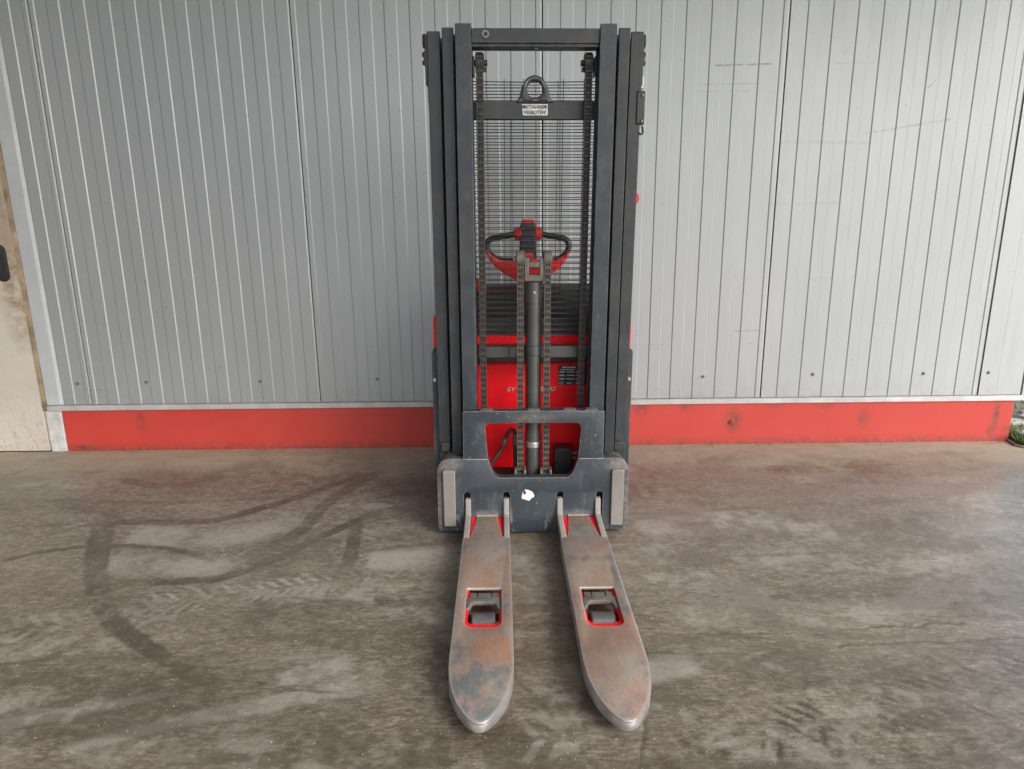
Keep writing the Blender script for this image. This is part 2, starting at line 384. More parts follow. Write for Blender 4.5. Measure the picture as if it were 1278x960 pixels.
    # rainwater blown in from the open side
    wl = .55 + .5 * Y + (n1 - .5) * .5 + (n2-.5)*.15
    wet = np.maximum(wet, sm(X - wl, -.25, .35) * (1 - sm(Y, 3.2, 3.6)))
    # cracks
    for pts in ([(-.06,1.98),(-.01,1.90),(.05,1.78),(.13,1.66),(.20,1.53),(.25,1.40)], [(.05,1.95),(.46,1.99),(.70,1.975),(.88,1.99),(1.15,2.02),(1.53,2.03),(1.9,2.08)],
                [(.345,1.65),(.325,1.58),(.32,1.45)], [(-2.86,3.45),(-2.74,3.90)], [(.6,2.08),(1.0,2.10),(1.5,2.13)]):
        d, s_, side, L = polydist(X, Y, pts)
        c = 1 - sm(np.abs(side + (n2-.5)*.03 + (n1-.5)*.04) + np.maximum(0, d - .05), .002, .008); dark = np.maximum(dark, c * .7 * sm(n1, .25, .5)); hz = hz - c * .003
    # dry tan dust by the wall
    tan = sm(Y + (n1-.5)*.35, 3.45, 3.95)
    dark *= (1 - .7 * tan)
    me = bpy.data.meshes.new('concrete_floor')
    co = np.stack([X, Y, hz], -1).reshape(-1, 3).astype(np.float32)
    idx = np.arange(nx*ny).reshape(nx, ny)
    q = np.stack([idx[:-1,:-1], idx[1:,:-1], idx[1:,1:], idx[:-1,1:]], -1).reshape(-1, 4).astype(np.int32)
    me.vertices.add(len(co)); me.vertices.foreach_set('co', co.ravel())
    me.loops.add(q.size); me.loops.foreach_set('vertex_index', q.ravel())
    me.polygons.add(len(q)); me.polygons.foreach_set('loop_start', np.arange(0, q.size, 4, dtype=np.int32))
    me.polygons.foreach_set('loop_total', np.full(len(q), 4, np.int32)); me.polygons.foreach_set('use_smooth', np.ones(len(q), bool))
    me.update(calc_edges=True)
    for nm, arr in (('stain', (dark, light, rust, wet)), ('dust', (tan, tan, tan, tan))):
        at = me.attributes.new(nm, 'FLOAT_COLOR', 'POINT')
        at.data.foreach_set('color', np.stack(arr, -1).reshape(-1).astype(np.float32))
    s = NT('stained_concrete')
    a = s.n('ShaderNodeAttribute'); a.attribute_name = 'stain'; a2 = s.n('ShaderNodeAttribute'); a2.attribute_name = 'dust'
    sp = s.n('ShaderNodeSeparateColor'); s.l(a.outputs['Color'], sp.inputs[0])
    big = s.noise(1.6, 8, .65, (.6, 1.6, 1)); mid = s.noise(9, 8, .7, (.55, 1.5, 1)); fine = s.noise(210, 4, .8); sc = s.noise(26, 8, .85, (.75, 1.2, 1), (0, 0, 0), .4)
    col = s.mix(s.ramp(big, .34, .66), (.112, .089, .060), (.205, .177, .134))
    col = s.mix(s.ramp(mid, .38, .68, 0, .6), col, (.125, .102, .078))
    col = s.mix(s.ramp(sc, .50, .66, 0, .75), col, (.32, .295, .25))
    col = s.mix(s.ramp(sc, .47, .36, 0, .8), col, (.075, .058, .040))
    gr = s.noise(70, 3, .65, (.45, 1.25, 1), (1, 9, 0))
    col = s.mix(s.ramp(gr, .50, .62, 0, .38), col, s.mix(.55, col, (.40, .37, .31)))
    col = s.mix(s.ramp(gr, .48, .36, 0, .45), col, s.mix(.65, col, (.045, .034, .022)))
    col = s.mix(s.math('MULTIPLY', a2.outputs['Fac'], s.ramp(mid, .2, .6, .35, .85)), col, (.41, .36, .265))
    col = s.mix(s.math('MULTIPLY', sp.outputs[1], 1.15, clamp=True), col, (.34, .33, .29))
    col = s.mix(s.math('MULTIPLY', sp.outputs[0], .92), col, (.052, .041, .026))
    col = s.mix(s.math('MULTIPLY', sp.outputs[2], .75), col, (.15, .068, .042))
    pit = s.ramp(s.noise(75, 3, .6), .66, .70, 0, .8)
    col = s.mix(pit, col, (.05, .04, .03))
    col = s.mix(s.ramp(s.noise(90, 3, .6, (1, 1, 1), (5, 3, 0)), .66, .70, 0, .6), col, (.42, .40, .35))
    col = s.mix(s.ramp(fine, .45, .70, .0, .40), col, s.mix(.6, col, (.03, .025, .02)))

    rg = s.ramp(s.math('ADD', s.math('MULTIPLY', mid, .6), s.math('MULTIPLY', sc, .4)), .3, .7, .24, .48)
    rg = s.math('ADD', rg, s.math('MULTIPLY', a2.outputs['Fac'], .35))
    rg = s.math('ADD', s.math('MULTIPLY', rg, s.math('SUBTRACT', 1.0, a.outputs['Alpha'])), s.math('MULTIPLY', a.outputs['Alpha'], .07))
    m = s.done(col, rg, 0.0, s.math('ADD', s.math('MULTIPLY', fine, .5), sc), .35, .0025, s.math('ADD', .5, s.math('MULTIPLY', a.outputs['Alpha'], .5)))
    o = link('concrete_floor', me, m, None, smooth=False); tag(o, kind='structure')
    tag(o, 'stained brown grey concrete floor with curved tyre marks')
build_floor()
s = NT('pale_yard_paving')
gm = s.done(s.mix(s.ramp(s.noise(1.2, 6), .3, .7), (.40, .39, .37), (.55, .54, .52)), .7, 0, s.noise(30, 4), .2, .004)
bm = bmesh.new(); vs = [bm.verts.new(p) for p in ((-150,-150,-.03),(150,-150,-.03),(150,150,-.03),(-150,150,-.03))]; bm.faces.new(vs)
tag(obj('ground', bm, gm), 'pale paved yard around the building', kind='structure')

# ------------------------------------------------------------------ warehouse building
WY = 4.0527
B = tag(empty('warehouse_building', (0, WY, 0)), 'warehouse wall of pale grey ribbed metal panels on a red painted plinth', 'building')
def panel_mat(nm, scr, blobs):
    s = NT(nm)
    n = s.noise(2.2, 6, .6, (1, 1, .35)); d = s.noise(26, 6, .72, (1, 1, .12)); f = s.noise(140, 3)
    col = s.mix(s.ramp(n, .3, .7), (.335, .360, .375), (.37, .395, .41))
    col = s.mix(s.ramp(d, .56, .85, 0, .16), col, (.30, .29, .27))
    spk = s.ramp(s.noise(55, 2, .5), .735, .77, 0, .75)
    col = s.mix(spk, col, (.13, .11, .09))
    br = s.ramp(s.noise(20, 4, .7), .36, .6)
    sc = 0.0
    for a in ((1.11,2.146,1.42,2.152,.006,.9),(1.02,2.052,1.35,2.054,.004,.45),(1.02,2.016,1.35,2.018,.004,.35),(1.31,.70,1.475,.70,.004,.7),
              (1.75,2.15,1.97,2.153,.004,.35),(1.95,1.79,2.42,1.862,.009,.4),(1.48,1.755,2.0,1.742,.012,.22),(1.45,1.42,1.85,1.425,.006,.25),(-2.57,.385,-2.46,.383,.004,.7),
              (-.55,1.30,-.42,1.305,.004,.35),(.55,.62,.9,.618,.01,.2),(.55,.60,.9,.598,.008,.2),(1.72,1.0,1.86,1.003,.004,.35),(1.80,2.20,1.83,2.23,.010,.6),(2.27,2.02,2.31,2.06,.010,.6),(-2.13,1.06,-2.10,1.01,.011,.9)):
        if not (scr[0] <= a[0] <= scr[1]): continue
        sc = s.math('MAXIMUM', sc, s.seg(*a[:5], nz=br, amt=a[5]))
    for a in ((2.33,2.45,.07,.42,.45),(2.30,1.75,.06,.30,.2),(2.95,.62,.12,.3,.25),(1.9,1.25,.05,.08,.3)):
        if not (scr[0] <= a[0] <= scr[1]): continue
        sc = s.math('MAXIMUM', sc, s.blob(*a[:4], nz=s.ramp(s.noise(18, 5, .7, (1, 1, .12)), .45, .7), amt=a[4]))
    col = s.mix(sc, col, (.17, .165, .155))
    X, Y, Z = s.xyz()
    low = s.math('MULTIPLY', s.ramp(Z, .42, .293, 0, .35), s.ramp(s.noise(12, 5, .7), .4, .65))
    col = s.mix(low, col, (.26, .24, .21))
    return s.done(col, s.ramp(d, .2, .8, .40, .48), .36, s.math('ADD', s.noise(3.5, 2), s.math('MULTIPLY', f, .02)), .06, .01)
M['panel'] = panel_mat('pale_grey_sheet_metal', (9, 9), 0)
M['panelL'] = panel_mat('pale_grey_sheet_metal_left', (-3, .15), 0)
M['panelM'] = panel_mat('pale_grey_sheet_metal_scraped', (.2, 1.47), 0)
M['panelR'] = panel_mat('pale_grey_sheet_metal_scratched', (1.4, 3.1), 0)
M['trim'] = simple('blue_grey_trim_metal', (.40, .43, .45), .42, 0, .08, 6)
M['flash'] = simple('galvanised_flashing', (.46, .465, .46), .42, .25, .14, 9)
M['seam'] = simple('dark_joint_filler', (.03, .03, .032), .8)
M['mortar'] = simple('core_wall', (.32, .31, .30), .8)
seams = [-3.86, -2.527, -1.152, .182, 1.493, 2.80, 3.062]
ZB, ZT = .293, 3.9
def panel(x0, x1, clip0=None, full=True, name='wall_panel'):
    """micro-ribbed sheet, profile in (x, y), proud = -d"""
    d = .0037; sl = .0060; g = .0035; pts = [(x0 + g, .030), (x0 + g, -d)]
    wdt = x1 - x0; pitch = .1336
    k = 0; edges = []
    while True:
        a = x0 + .029 + pitch * k
        b = x0 + .096 + pitch * k
        if a > x1 - .03: break
        edges.append(('dn', a)); 
        if b < x1 - .03: edges.append(('up', b))
        k += 1
    if edges and edges[-1][0] == 'dn': edges.append(('up', x1 - .034))
    for t, e in edges:
        pts += [(e - sl/2, -d), (e + sl/2, 0)] if t == 'dn' else [(e - sl/2, 0), (e + sl/2, -d)]
    pts += [(x1 - .012, -d), (x1 - g, -d + .003), (x1 - g, .030)]
    if clip0 is not None:
        pts = [(clip0, .030), (clip0, 0)] + [p for p in pts if p[0] > clip0 + .001]
    bm = bmesh.new(); prism(bm, pts, 'z', ZB + .002, ZT)
    return obj(name, bm, M['panelL' if x0 < -1.2 else 'panelM' if .1 < x0 < 1.4 else 'panelR' if x0 > 1.4 else 'panel'], B, smooth=False)
panels = [panel(seams[0], seams[1], -2.712)] + [panel(seams[i], seams[i+1]) for i in range(1, 5)]
bm = bmesh.new(); prism(bm, [(2.8035,.03),(2.8035,-.0055),(2.905,-.0055),(2.914,-.0005),(3.0585,-.0005),(3.0585,.03)], 'z', ZB+.002, ZT)
panels.append(obj('wall_panel', bm, M['panelR'], B, smooth=False))
obj('joint_backing', bx(-2.80, 3.10, .022, .028, ZB, ZT), M['seam'], B, smooth=False)
obj('core_wall', bx(-9, 3.03, .032, .25, .0, ZT), M['mortar'], B, smooth=False)
obj('corner_trim', bx(3.066, 3.085, -.004, .30, ZB - .03, ZT), M['panel'], B, .003)
bm = bmesh.new(); prism(bm, [(-2.793,.031),(-2.793,-.012),(-2.715,-.012),(-2.706,-.004),(-2.700,.0),(-2.700,.031)], 'z', .296, ZT)
obj('edge_trim', bm, M['trim'], B, smooth=False)
bm = bmesh.new(); prism(bm, [(.03,.2935),(-.013,.2915),(-.017,.288),(-.017,.262),(-.013,.258),(-.013,.285),(.03,.288)], 'x', -2.795, 3.12)
obj('drip_flashing', bm, M['flash'], B, smooth=False)
# screws along the foot of the panels
for i, (x, z) in enumerate(((-2.597,.424),(-2.184,.429),(-1.504,.427),(-.804,.432),(-.12,.43),(.52,.43),(1.141,.427),(1.797,.433),(2.458,.431),(2.845,.432))):
    pi = max(k for k in range(6) if seams[k] < x)
    bm = bmesh.new(); cyl(bm, (x, .001, z), (x, -.0085, z), .0095, 14); cyl(bm, (x, -.0085, z), (x, -.015, z), .006, 6)
    obj('screw', bm, simple('weathered_screw', (.17,.165,.155), .5, .4, .3, 60) if i == 0 else bpy.data.materials['weathered_screw'], panels[pi], smooth=False)
def plinth_mat():
    s = NT('red_masonry_paint')
    n = s.noise(2.5, 7, .65); m = s.noise(22, 6, .7); f = s.noise(130, 4)
    col = s.mix(s.ramp(n, .3, .7), (.42, .036, .026), (.48, .050, .038))
    br = s.ramp(m, .36, .6)
    sc = s.ramp(s.noise(38, 4, .7), .68, .76, 0, .6)
    for a in ((1.337,.150,.07,.10,1.0),(2.935,.15,.03,.17,1.0),(2.91,.05,.03,.10,.8),(-2.25,.18,.04,.08,.8),(-2.65,.02,.12,.03,.9),(-.42,.20,.05,.06,.7),(.78,.225,.06,.05,.7),(1.05,.24,.05,.04,.6),(2.13,.15,.05,.08,.6),(3.0,.08,.05,.03,.6),(1.6,.245,.08,.03,.5),(.3,.24,.1,.03,.5),(1.9,.23,.06,.03,.5)):
        sc = s.math('MAXIMUM', sc, s.blob(*a[:4], nz=br, amt=a[4]))
    X, Y, Z = s.xyz()
    sc = s.math('MAXIMUM', sc, s.math('MULTIPLY', s.ramp(Z, .06, .0, 0, .8), br))
    sc = s.math('MAXIMUM', sc, s.math('MULTIPLY', s.ramp(s.noise(6, 6, .75, (1, 1, .5), (2, 0, 4)), .58, .78, 0, .28), br))
    sc = s.math('MAXIMUM', sc, s.seg(-1.3, .212, -.3, .205, .004, br, .5))
    col = s.mix(sc, col, (.075, .045, .036))
    return s.done(col, .55, 0, s.math('ADD', m, s.math('MULTIPLY', f, .5)), .25, .003)
obj('plinth', bx(-2.722, 3.034, -.002, .10, -.02, .272), plinth_mat(), B, .006)
bm = bmesh.new(); cyl(bm, (1.333, 0, .142), (1.333, -.010, .142), .018, 14); cyl(bm, (1.333, -.01, .142), (1.333, -.016, .142), .009, 8)
obj('plinth_anchor', bm, bpy.data.materials['red_masonry_paint'], B, .002)
jm = simple('chipped_white_paint', (.47, .48, .465), .6, 0, .25, 18, .3)
obj('white_jamb_foot', bx(-2.822, -2.724, -.004, .09, -.02, .258), jm, B, .006)
# cream door with lock plate
def door_mat():
    s = NT('dirty_cream_door_paint')
    n = s.noise(3, 7, .65); m = s.noise(16, 7, .72); st = s.noise(60, 5, .75, (1, 1, .5))
    col = s.mix(s.ramp(n, .3, .7), (.46, .425, .36), (.53, .50, .44))
    br = s.ramp(m, .32, .62)
    g = s.blob(-2.86, 1.02, .12, .48, br, 1.0)
    g = s.math('MAXIMUM', g, s.blob(-2.86, 1.55, .13, .62, s.ramp(n, .25, .55), .9))
    col = s.mix(g, col, (.24, .155, .08))
    X, Y, Z = s.xyz()
    kick = s.math('MULTIPLY', s.ramp(Z, .45, .05, 0, .75), s.ramp(st, .52, .66))
    col = s.mix(kick, col, (.22, .19, .16))
    col = s.mix(s.ramp(s.noise(42, 4, .7), .66, .74, 0, .6), col, (.2, .15, .11))
    return s.done(col, .5, 0, m, .12, .002)
D = obj('door', bx(-3.76, -2.827, -.010, .029, .006, 2.12), door_mat(), B, .004)
obj('door_edge', bx(-2.824, -2.796, -.016, .030, .262, 2.14), simple('tan_stained_door_edge', (.30, .225, .14), .6, 0, .6, 9), B, .003)
obj('door_lintel', bx(-3.80, -2.796, -.012, .030, 2.145, ZT), M['panel'], B, smooth=False)
obj('lock_plate', plate([rrect(-2.945, -2.873, 1.035, 1.245, .034)], -.024, -.0105, 'y', .003), M['black'], D)
bm = bmesh.new(); cyl(bm, (-2.905, -.0245, 1.165), (-2.905, -.030, 1.165), .012, 16); box(bm, -2.909, -2.901, -.0275, -.0245, 1.092, 1.128); cyl(bm, (-2.905, -.0245, 1.128), (-2.905, -.029, 1.128), .010, 14)
obj('keyhole', bm, M['dark'], D)
# unseen canopy, side and opposite walls, added and sized to shape the light
obj('added_canopy_roof', bx(-9, 6.0, -4.7, .24, 3.92, 4.05), simple('added_canopy_sheet', (.42, .42, .41), .6), B, smooth=False)
obj('added_side_wall', bx(-7.2, -7.0, -7.6, .03, 0.0, 3.91), M['mortar'], B, smooth=False)
obj('added_opposite_wall', bx(-6.99, -2.9, -7.6, -7.4, 0.0, 3.91), M['mortar'], B, smooth=False)

# ------------------------------------------------------------------ pallet stacker
T = tag(empty('pallet_stacker', (.0849, 2.845, .004), (0, R(.5), R(.79))),
        'red and dark grey electric pallet stacker with tall mast and two rusty forks', 'stacker')
LK = .028                                     # the mast leans a little forward
def lean(bm):
    for v in bm.verts: v.co.y -= LK * (v.co.z - .35)
    return bm
# --- carriage
hole = [(-.166,.280),(-.150,.268),(.150,.268),(.166,.280),(.180,.315),(.206,.485),(.203,.503),(.190,.514),(-.190,.514),(-.203,.503),(-.206,.485),(-.180,.315)]
def slot_out(x): return arc(x, .187, .0145, 0, 180, 8) + [(x - .0125, .085), (x + .0125, .085)]
low = arc(-.357, .296, .060, 180, 90, 8)[::1] + [(-.196, .356), (-.172, .287), (-.150, .268), (.150, .268), (.172, .287), (.196, .356)] + arc(.357, .296, .060, 90, 0, 8) + [(.418, .030), (.405, .020), (.16, .020), (.14, .012), (-.14, .012), (-.16, .020), (-.405, .020), (-.418, .030)]
CA = obj('fork_carriage', plate([low] + [slot_out(x) for x in (-.288, -.116, .119, .292)], 0, .045, 'y', .004), M['carr'], T)
up = [(-.302,.352),(-.302,.562),(-.296,.568),(.298,.568),(.304,.562),(.304,.352),(.1955,.352),(.206,.485),(.203,.503),(.190,.514),(-.190,.514),(-.203,.503),(-.206,.485),(-.1955,.352)]
obj('carriage_frame', plate([up], .006, .050, 'y', .003), M['carr'], T)
for s_ in (-1, 1):
    bm = bmesh.new(); prism(bm, arc(s_*.345, .283, .068, 0, 180, 10) + [(s_*.345 - .068, .06), (s_*.345 + .068, .06)], 'y', .055, .16)
    obj('roller_housing', bm, M['carr'], CA, .004)
obj('slot_dark_sheet', bx(-.33, .33, .048, .054, .03, .25), M['void'], CA, smooth=False)  # black sheet added behind the slots to stand in for the shade inside
for x0, x1 in ((-.391, -.338), (.342, .396)):
    obj('wear_pad', bx(x0, x1, -.014, .001, .046, .306), M['pad'], CA, .004)
for x in (-.20, .0, .155, .25):
    bm = bmesh.new(); prism(bm, [(x - .03, .567), (x - .022, .573), (x + .022, .573), (x + .03, .567)], 'y', .012, .045)
    obj('weld_bead', bm, M['yoke'], CA, .003)
obj('weld_seam', bx(-.300, -.198, -.001, .005, .352, .3555), M['pad'], CA, .001)
obj('weld_seam', bx(.199, .302, -.001, .005, .352, .3555), M['pad'], CA, .001)
obj('peeled_sticker', plate([[(-.050,.172),(-.046,.196),(-.034,.214),(-.018,.210),(-.004,.204),(.006,.186),(.004,.176),(-.006,.173),(-.016,.160),(-.030,.164)]], -.0008, .0004), M['white'], CA)
obj('sticker_residue', plate([[(-.043,.192),(-.040,.205),(-.034,.210),(-.030,.198),(-.033,.190)]], -.0012, -.0009), M['ink'], CA)
# --- forks, mirrored left and right
for sgn, cx in ((-1, -.2005), (1, .2015)):
    W2 = .098
    outl = [(-.0445, -.004), (.0445, -.004), (.066, -.195), (W2, -.200), (W2, -1.02)]
    tip = [(.0965, -1.05), (.090, -1.11), (.0765, -1.16), (.062, -1.194), (.045, -1.222), (.028, -1.243), (.010, -1.255)]
    outl += tip + [(-a, b) for a, b in tip[::-1]] + [(-W2, -1.02), (-W2, -.200), (-.066, -.195)]
    slot = rrect(-.060, .060, -.846, -.606, [.032, .032, .004, .004])
    bm = plate([[(cx + a, b) for a, b in outl], [(cx + a, b) for a, b in slot]], .0785, .090, 'z', .004)
    inn = [(a * .87, -.215 if b > -.25 else b + (.012 if b < -1.05 else 0)) for a, b in outl if b < -.198]
    skirt = [(a, min(b, -.203)) for a, b in outl if b < -.198]
    b2 = plate([[(cx + a, b) for a, b in skirt], [(cx + a, b) for a, b in inn]], .036, .0870, 'z', .003)
    for v in b2.verts:
        if v.co.y < -1.03: v.co.z -= .020 * ((-1.03 - v.co.y) / .22) ** 1.5 * max(0, v.co.z - .036) / .054
    bmesh.ops.triangulate(bm, faces=[f for f in bm.faces if len(f.verts) > 4])
    for v in bm.verts:
        if v.co.y < -1.03: v.co.z -= .020 * ((-1.03 - v.co.y) / .22) ** 1.5
    FK = obj('fork', bm, M['fork'], T)
    obj('fork_skirt', b2, M['skirt'], FK)
    for ex in (-.0835, .0835):
        bm = bmesh.new()
        prof = [(-.215, .060), (-.215, .088), (-.205, .094), (-.03, .100), (-.019, .106), (-.016, .118), (-.009, .160), (-.004, .172), (.020, .172), (.020, .060)]
        prism(bm, prof, 'x', cx + ex - .0125, cx + ex + .0125)
        obj('fork_bracket', bm, M['bracket'], FK, .005, seg=3)
    bm = bmesh.new()
    for k in range(7): 
        x = cx - .04 + k * .0133
        cyl(bm, (x - .007, -.003, .092), (x + .007, -.003, .092 + random.uniform(-.001, .001)), .0055, 8)
    obj('weld_bead', bm, M['pad'], FK)
    # support leg with load roller seen through the fork window
    bm = plate([[(cx - .074, .09), (cx + .074, .09), (cx + .074, -.92), (cx - .074, -.92)], [(cx + a, b) for a, b in rrect(-.053, .053, -.810, -.44, [.026, .026, .004, .004])]], .030, .0765, 'z', .002)
    LG = obj('support_leg', bm, M['red'], T)
    obj('leg_web', bx(cx - .070, cx + .070, -.215, -.003, .0770, .0835), M['red'], LG, .003)
    bm = bmesh.new(); cyl(bm, (cx - .040, -.757, .044), (cx + .040, -.757, .044), .036, 28)
    obj('load_roller', bm, M['roller'], LG, .005)
    bm = plate([[(cx + a, b) for a, b in ((-.0595,-.725),(-.0595,-.66),(-.046,-.648),(.046,-.648),(.0595,-.66),(.0595,-.725),(.046,-.715),(.040,-.690),(.030,-.683),(-.030,-.683),(-.040,-.690),(-.046,-.715))]], .066, .0825, 'z', .003)
    box(bm, cx - .050, cx - .026, -.648, -.622, .060, .081); box(bm, cx + .028, cx + .050, -.648, -.622, .060, .081); box(bm, cx - .022, cx + .024, -.640, -.616, .060, .077)
    obj('roller_bracket', bm, M['yoke'], LG, .002)
    obj('roller_axle', bx(cx - .06, cx + .06, -.725, -.700, .030, .048), M['dark'], LG, .003)
# --- mast: three nested profiles on each side
def profile(x0, x1, y0, y1, z0, z1, mat, inner):
    """I-shaped rolled section, front flange towards the forks; inner = +1 web on the right"""
    t = .016; wv = .014; m_ = (x0 + x1) / 2
    wa, wb = (x1 - wv, x1) if inner > 0 else (x0, x0 + wv)
    if inner > 0: pts = [(x0, y0), (x1, y0), (x1, y1), (x0, y1), (x0, y1 - t), (wa, y1 - t), (wa, y0 + t), (x0, y0 + t)]
    else: pts = [(x0, y0), (x1, y0), (x1, y0 + t), (wb, y0 + t), (wb, y1 - t), (x1, y1 - t), (x1, y1), (x0, y1)]
    bm = bmesh.new(); prism(bm, pts, 'z', z0, z1)
    return obj('mast_profile', lean(bm), mat, T, .003)
profile(-.302, -.240, .045, .165, .10, 2.072, M['anth'], -1); profile(.242, .305, .045, .165, .10, 2.072, M['anth'], 1)
profile(-.354, -.310, .085, .205, .06, 2.067, M['anth2'], -1); profile(.319, .362, .085, .205, .06, 2.067, M['anth2'], 1)
profile(-.414, -.364, .120, .245, .05, 2.062, M['anth2'], -1); profile(.371, .420, .120, .245, .05, 2.062, M['anth2'], 1)
for s_ in (-1, 1):
    obj('mast_gap_dark', lean(bx(s_*.306 - .004, s_*.306 + .004, .18, .21, .10, 2.04)), M['void'], T, smooth=False)  # black strips added for the shade in the gaps between rails
    obj('mast_gap_dark', lean(bx(s_*.358 - .005, s_*.358 + .005, .20, .24, .08, 2.04)), M['void'], T, smooth=False)
bm = bmesh.new(); box(bm, -.2405, .2425, .055, .10, 2.006, 2.058); box(bm, -.2405, .2425, .062, .13, 1.994, 2.006)
TB = obj('top_crossmember', lean(bm), M['anth2'], T, .003)
bm = bmesh.new(); cyl(bm, (-.187, .060, 2.036), (-.187, -.0005 + .002, 2.036), .013, 18)
cyl(bm, (-.187, .0025, 2.036), (-.187, .0005, 2.036), .014, 18)
obj('crossmember_bolt', bm, M['pad'], TB, .002)
bm = bmesh.new(); cyl(bm, (-.187, .001, 2.036), (-.187, -.001, 2.036), .007, 14)
obj('bolt_socket', bm, M['void'], TB)
bm = bmesh.new(); cyl(bm, (.0, .07, 1.992), (.0, .07, 1.986), .012, 12); obj('stop_stud', lean(bm), M['dark'], TB)
bm = bmesh.new(); box(bm, -.240, .244, .165, .215, .766, .817); box(bm, -.10, -.074, .155, .165, .770, .813)
obj('lower_crossmember', bm, M['cyl'], T, .003)
bm = bmesh.new(); box(bm, -.240, .244, .15, .22, .05, .10); obj('bottom_crossmember', bm, M['dark'], T, .003)
# --- lifting bar with eye, warning plate
bm = bmesh.new(); box(bm, -.245, .247, .165, .185, 1.752, 1.818); LB = obj('lifting_bar', lean(bm), M['anth2'], T, .002)
eo = [(-.078, 1.812), (-.066, 1.822), (-.058, 1.835), (-.047, 1.878)] + arc(.003, 1.868, .047, 165, 15, 12) + [(.053, 1.878), (.064, 1.835), (.072, 1.822), (.084, 1.812)]
bm = plate([eo, arc(.003, 1.862, .031, 0, 350, 24)], .155, .190, 'y', .012); lean(bm)
obj('lifting_eye', bm, M['anth2'], LB)
WP = obj('warning_plate', lean(plate([[(-.044,1.767),(-.040,1.765),(.052,1.765),(.056,1.768),(.057,1.783),(.054,1.790),(.056,1.800),(.055,1.807),(-.046,1.807),(-.049,1.803),(-.043,1.799),(-.046,1.788)]], .161, .1635)), M['white'], T)
for i, (tx, zz) in enumerate((('MITFAHREN', 1.7895), ('VERBOTEN!', 1.7695))):
    me = text_mesh(tx, .0195, .005, zz, .1598, sx=.88, bold=.0003)
    for v in me.vertices: v.co.y -= LK * (v.co.z - .35)
    link('lettering', me, simple('faded_grey_print', (.04, .04, .045), .6) if i == 0 else bpy.data.materials['faded_grey_print'], WP, smooth=False)
for c in ((-.041, 1.799), (.047, 1.797)):
    bm = bmesh.new(); vs = [bm.verts.new((c[0] + r*math.cos(a), .1590, c[1] + r*math.sin(a))) for r, a in ((.008,0.2),(.004,1.0),(.007,1.9),(.003,2.6),(.008,3.3),(.004,4.2),(.007,5.0),(.003,5.7))]
    bm.faces.new(vs)
    obj('scraped_corner', lean(bm), M['ink'], WP, smooth=False)
# --- leaf chains
def leaf_chain(x, y0, z0, z1, mat, ln=True, wdt=.034):
    bm = bmesh.new(); P_ = .0262; n = int((z1 - z0) / P_)
    for i in range(n + 1):
        z = z0 + P_ * i
        for a, hw in ((-.0090, .0046), (.0, .0034), (.0090, .0046)):          # pack of wide plates
            pr = [(y0 - .0075, z - .004), (y0 - .0055, z - .0068), (y0 + .0055, z - .0068), (y0 + .0075, z - .004), (y0 + .0075, z + .004), (y0 + .0055, z + .0068), (y0 - .0055, z + .0068), (y0 - .0075, z + .004)]
            prism(bm, pr, 'x', x + a - hw, x + a + hw)
        cyl(bm, (x - .0150, y0, z), (x + .0150, y0, z), .0034, 6)
        if i < n:
            for a, hw in ((-.0115, .0021), (.0, .0018), (.0115, .0021)):      # thin linking plates
                box(bm, x + a - hw, x + a + hw, y0 - .0060, y0 + .0060, z + .0066, z + P_ - .0066)
    me_ = bmesh.new(); box(me_, x - .0125, x + .0125, y0 - .0022, y0 + .0022, z0, z1 + .004)  # added black strip, makes the gaps between plates look shaded
    if ln: lean(bm); lean(me_)
    o = obj('lift_chain', bm, mat, T, smooth=False); o['kind'] = 'stuff'; obj('chain_gap_dark', me_, M['void'], o, smooth=False); return o
leaf_chain(-.213, .125, .56, 1.985, M['chainmid']); leaf_chain(.212, .125, .56, 1.985, M['chaindark'])
leaf_chain(-.054, .085, .275, 1.205, M['chain'], False); leaf_chain(.060, .085, .275, 1.205, M['chain'], False)
for x in (-.213, .212):
    bm = bmesh.new(); cyl(bm, (x - .017, .150, 1.955), (x + .017, .150, 1.955), .034, 20); cyl(bm, (x - .030, .150, 1.955), (x + .030, .150, 1.955), .012, 10)
    o2 = obj('chain_pulley', lean(bm), M['chaindark'], T, .002)
    bm = bmesh.new(); sx = 1 if x < 0 else -1
    box(bm, x - sx*.028, x - sx*.021, .120, .175, 1.905, 1.975); obj('pulley_bracket', lean(bm), M['dark'], o2, .002)
    bm = bmesh.new(); cyl(bm, (x + sx*.018, .140, 1.93), (x + sx*.027, .140, 1.93), .009, 6); obj('pulley_nut', lean(bm), M['dark'], o2)
# --- lift cylinder with yoke and pulleys
bm = bmesh.new(); cyl(bm, (.004, .125, .22), (.004, .125, .372), .0325, 32); LC = obj('lift_cylinder', bm, M['cyl'], T, .002)
bm = bmesh.new(); cyl(bm, (.004, .125, .396), (.004, .125, .80), .0335, 32); cyl(bm, (.004, .125, .83), (.004, .125, 1.105), .0350, 32); obj('cylinder_tube', bm, M['cyl'], LC, .003)
bm = bmesh.new(); cyl(bm, (.004, .125, .79), (.004, .125, .831), .0362, 32); obj('cylinder_joint', bm, M['cyl'], LC, .003)
bm = bmesh.new(); cyl(bm, (.004, .125, .370), (.004, .125, .398), .0368, 32); obj('cylinder_collar', bm, M['steel'], LC, .003)
bm = bmesh.new(); cyl(bm, (.004, .125, 1.012), (.004, .125, 1.016), .0356, 32); obj('cylinder_band', bm, M['dark'], LC)
bm = bmesh.new(); cyl(bm, (.006, .0905, 1.062), (.006, .086, 1.062), .005, 8); obj('bleed_screw', bm, M['steel'], LC)
bm = bmesh.new()
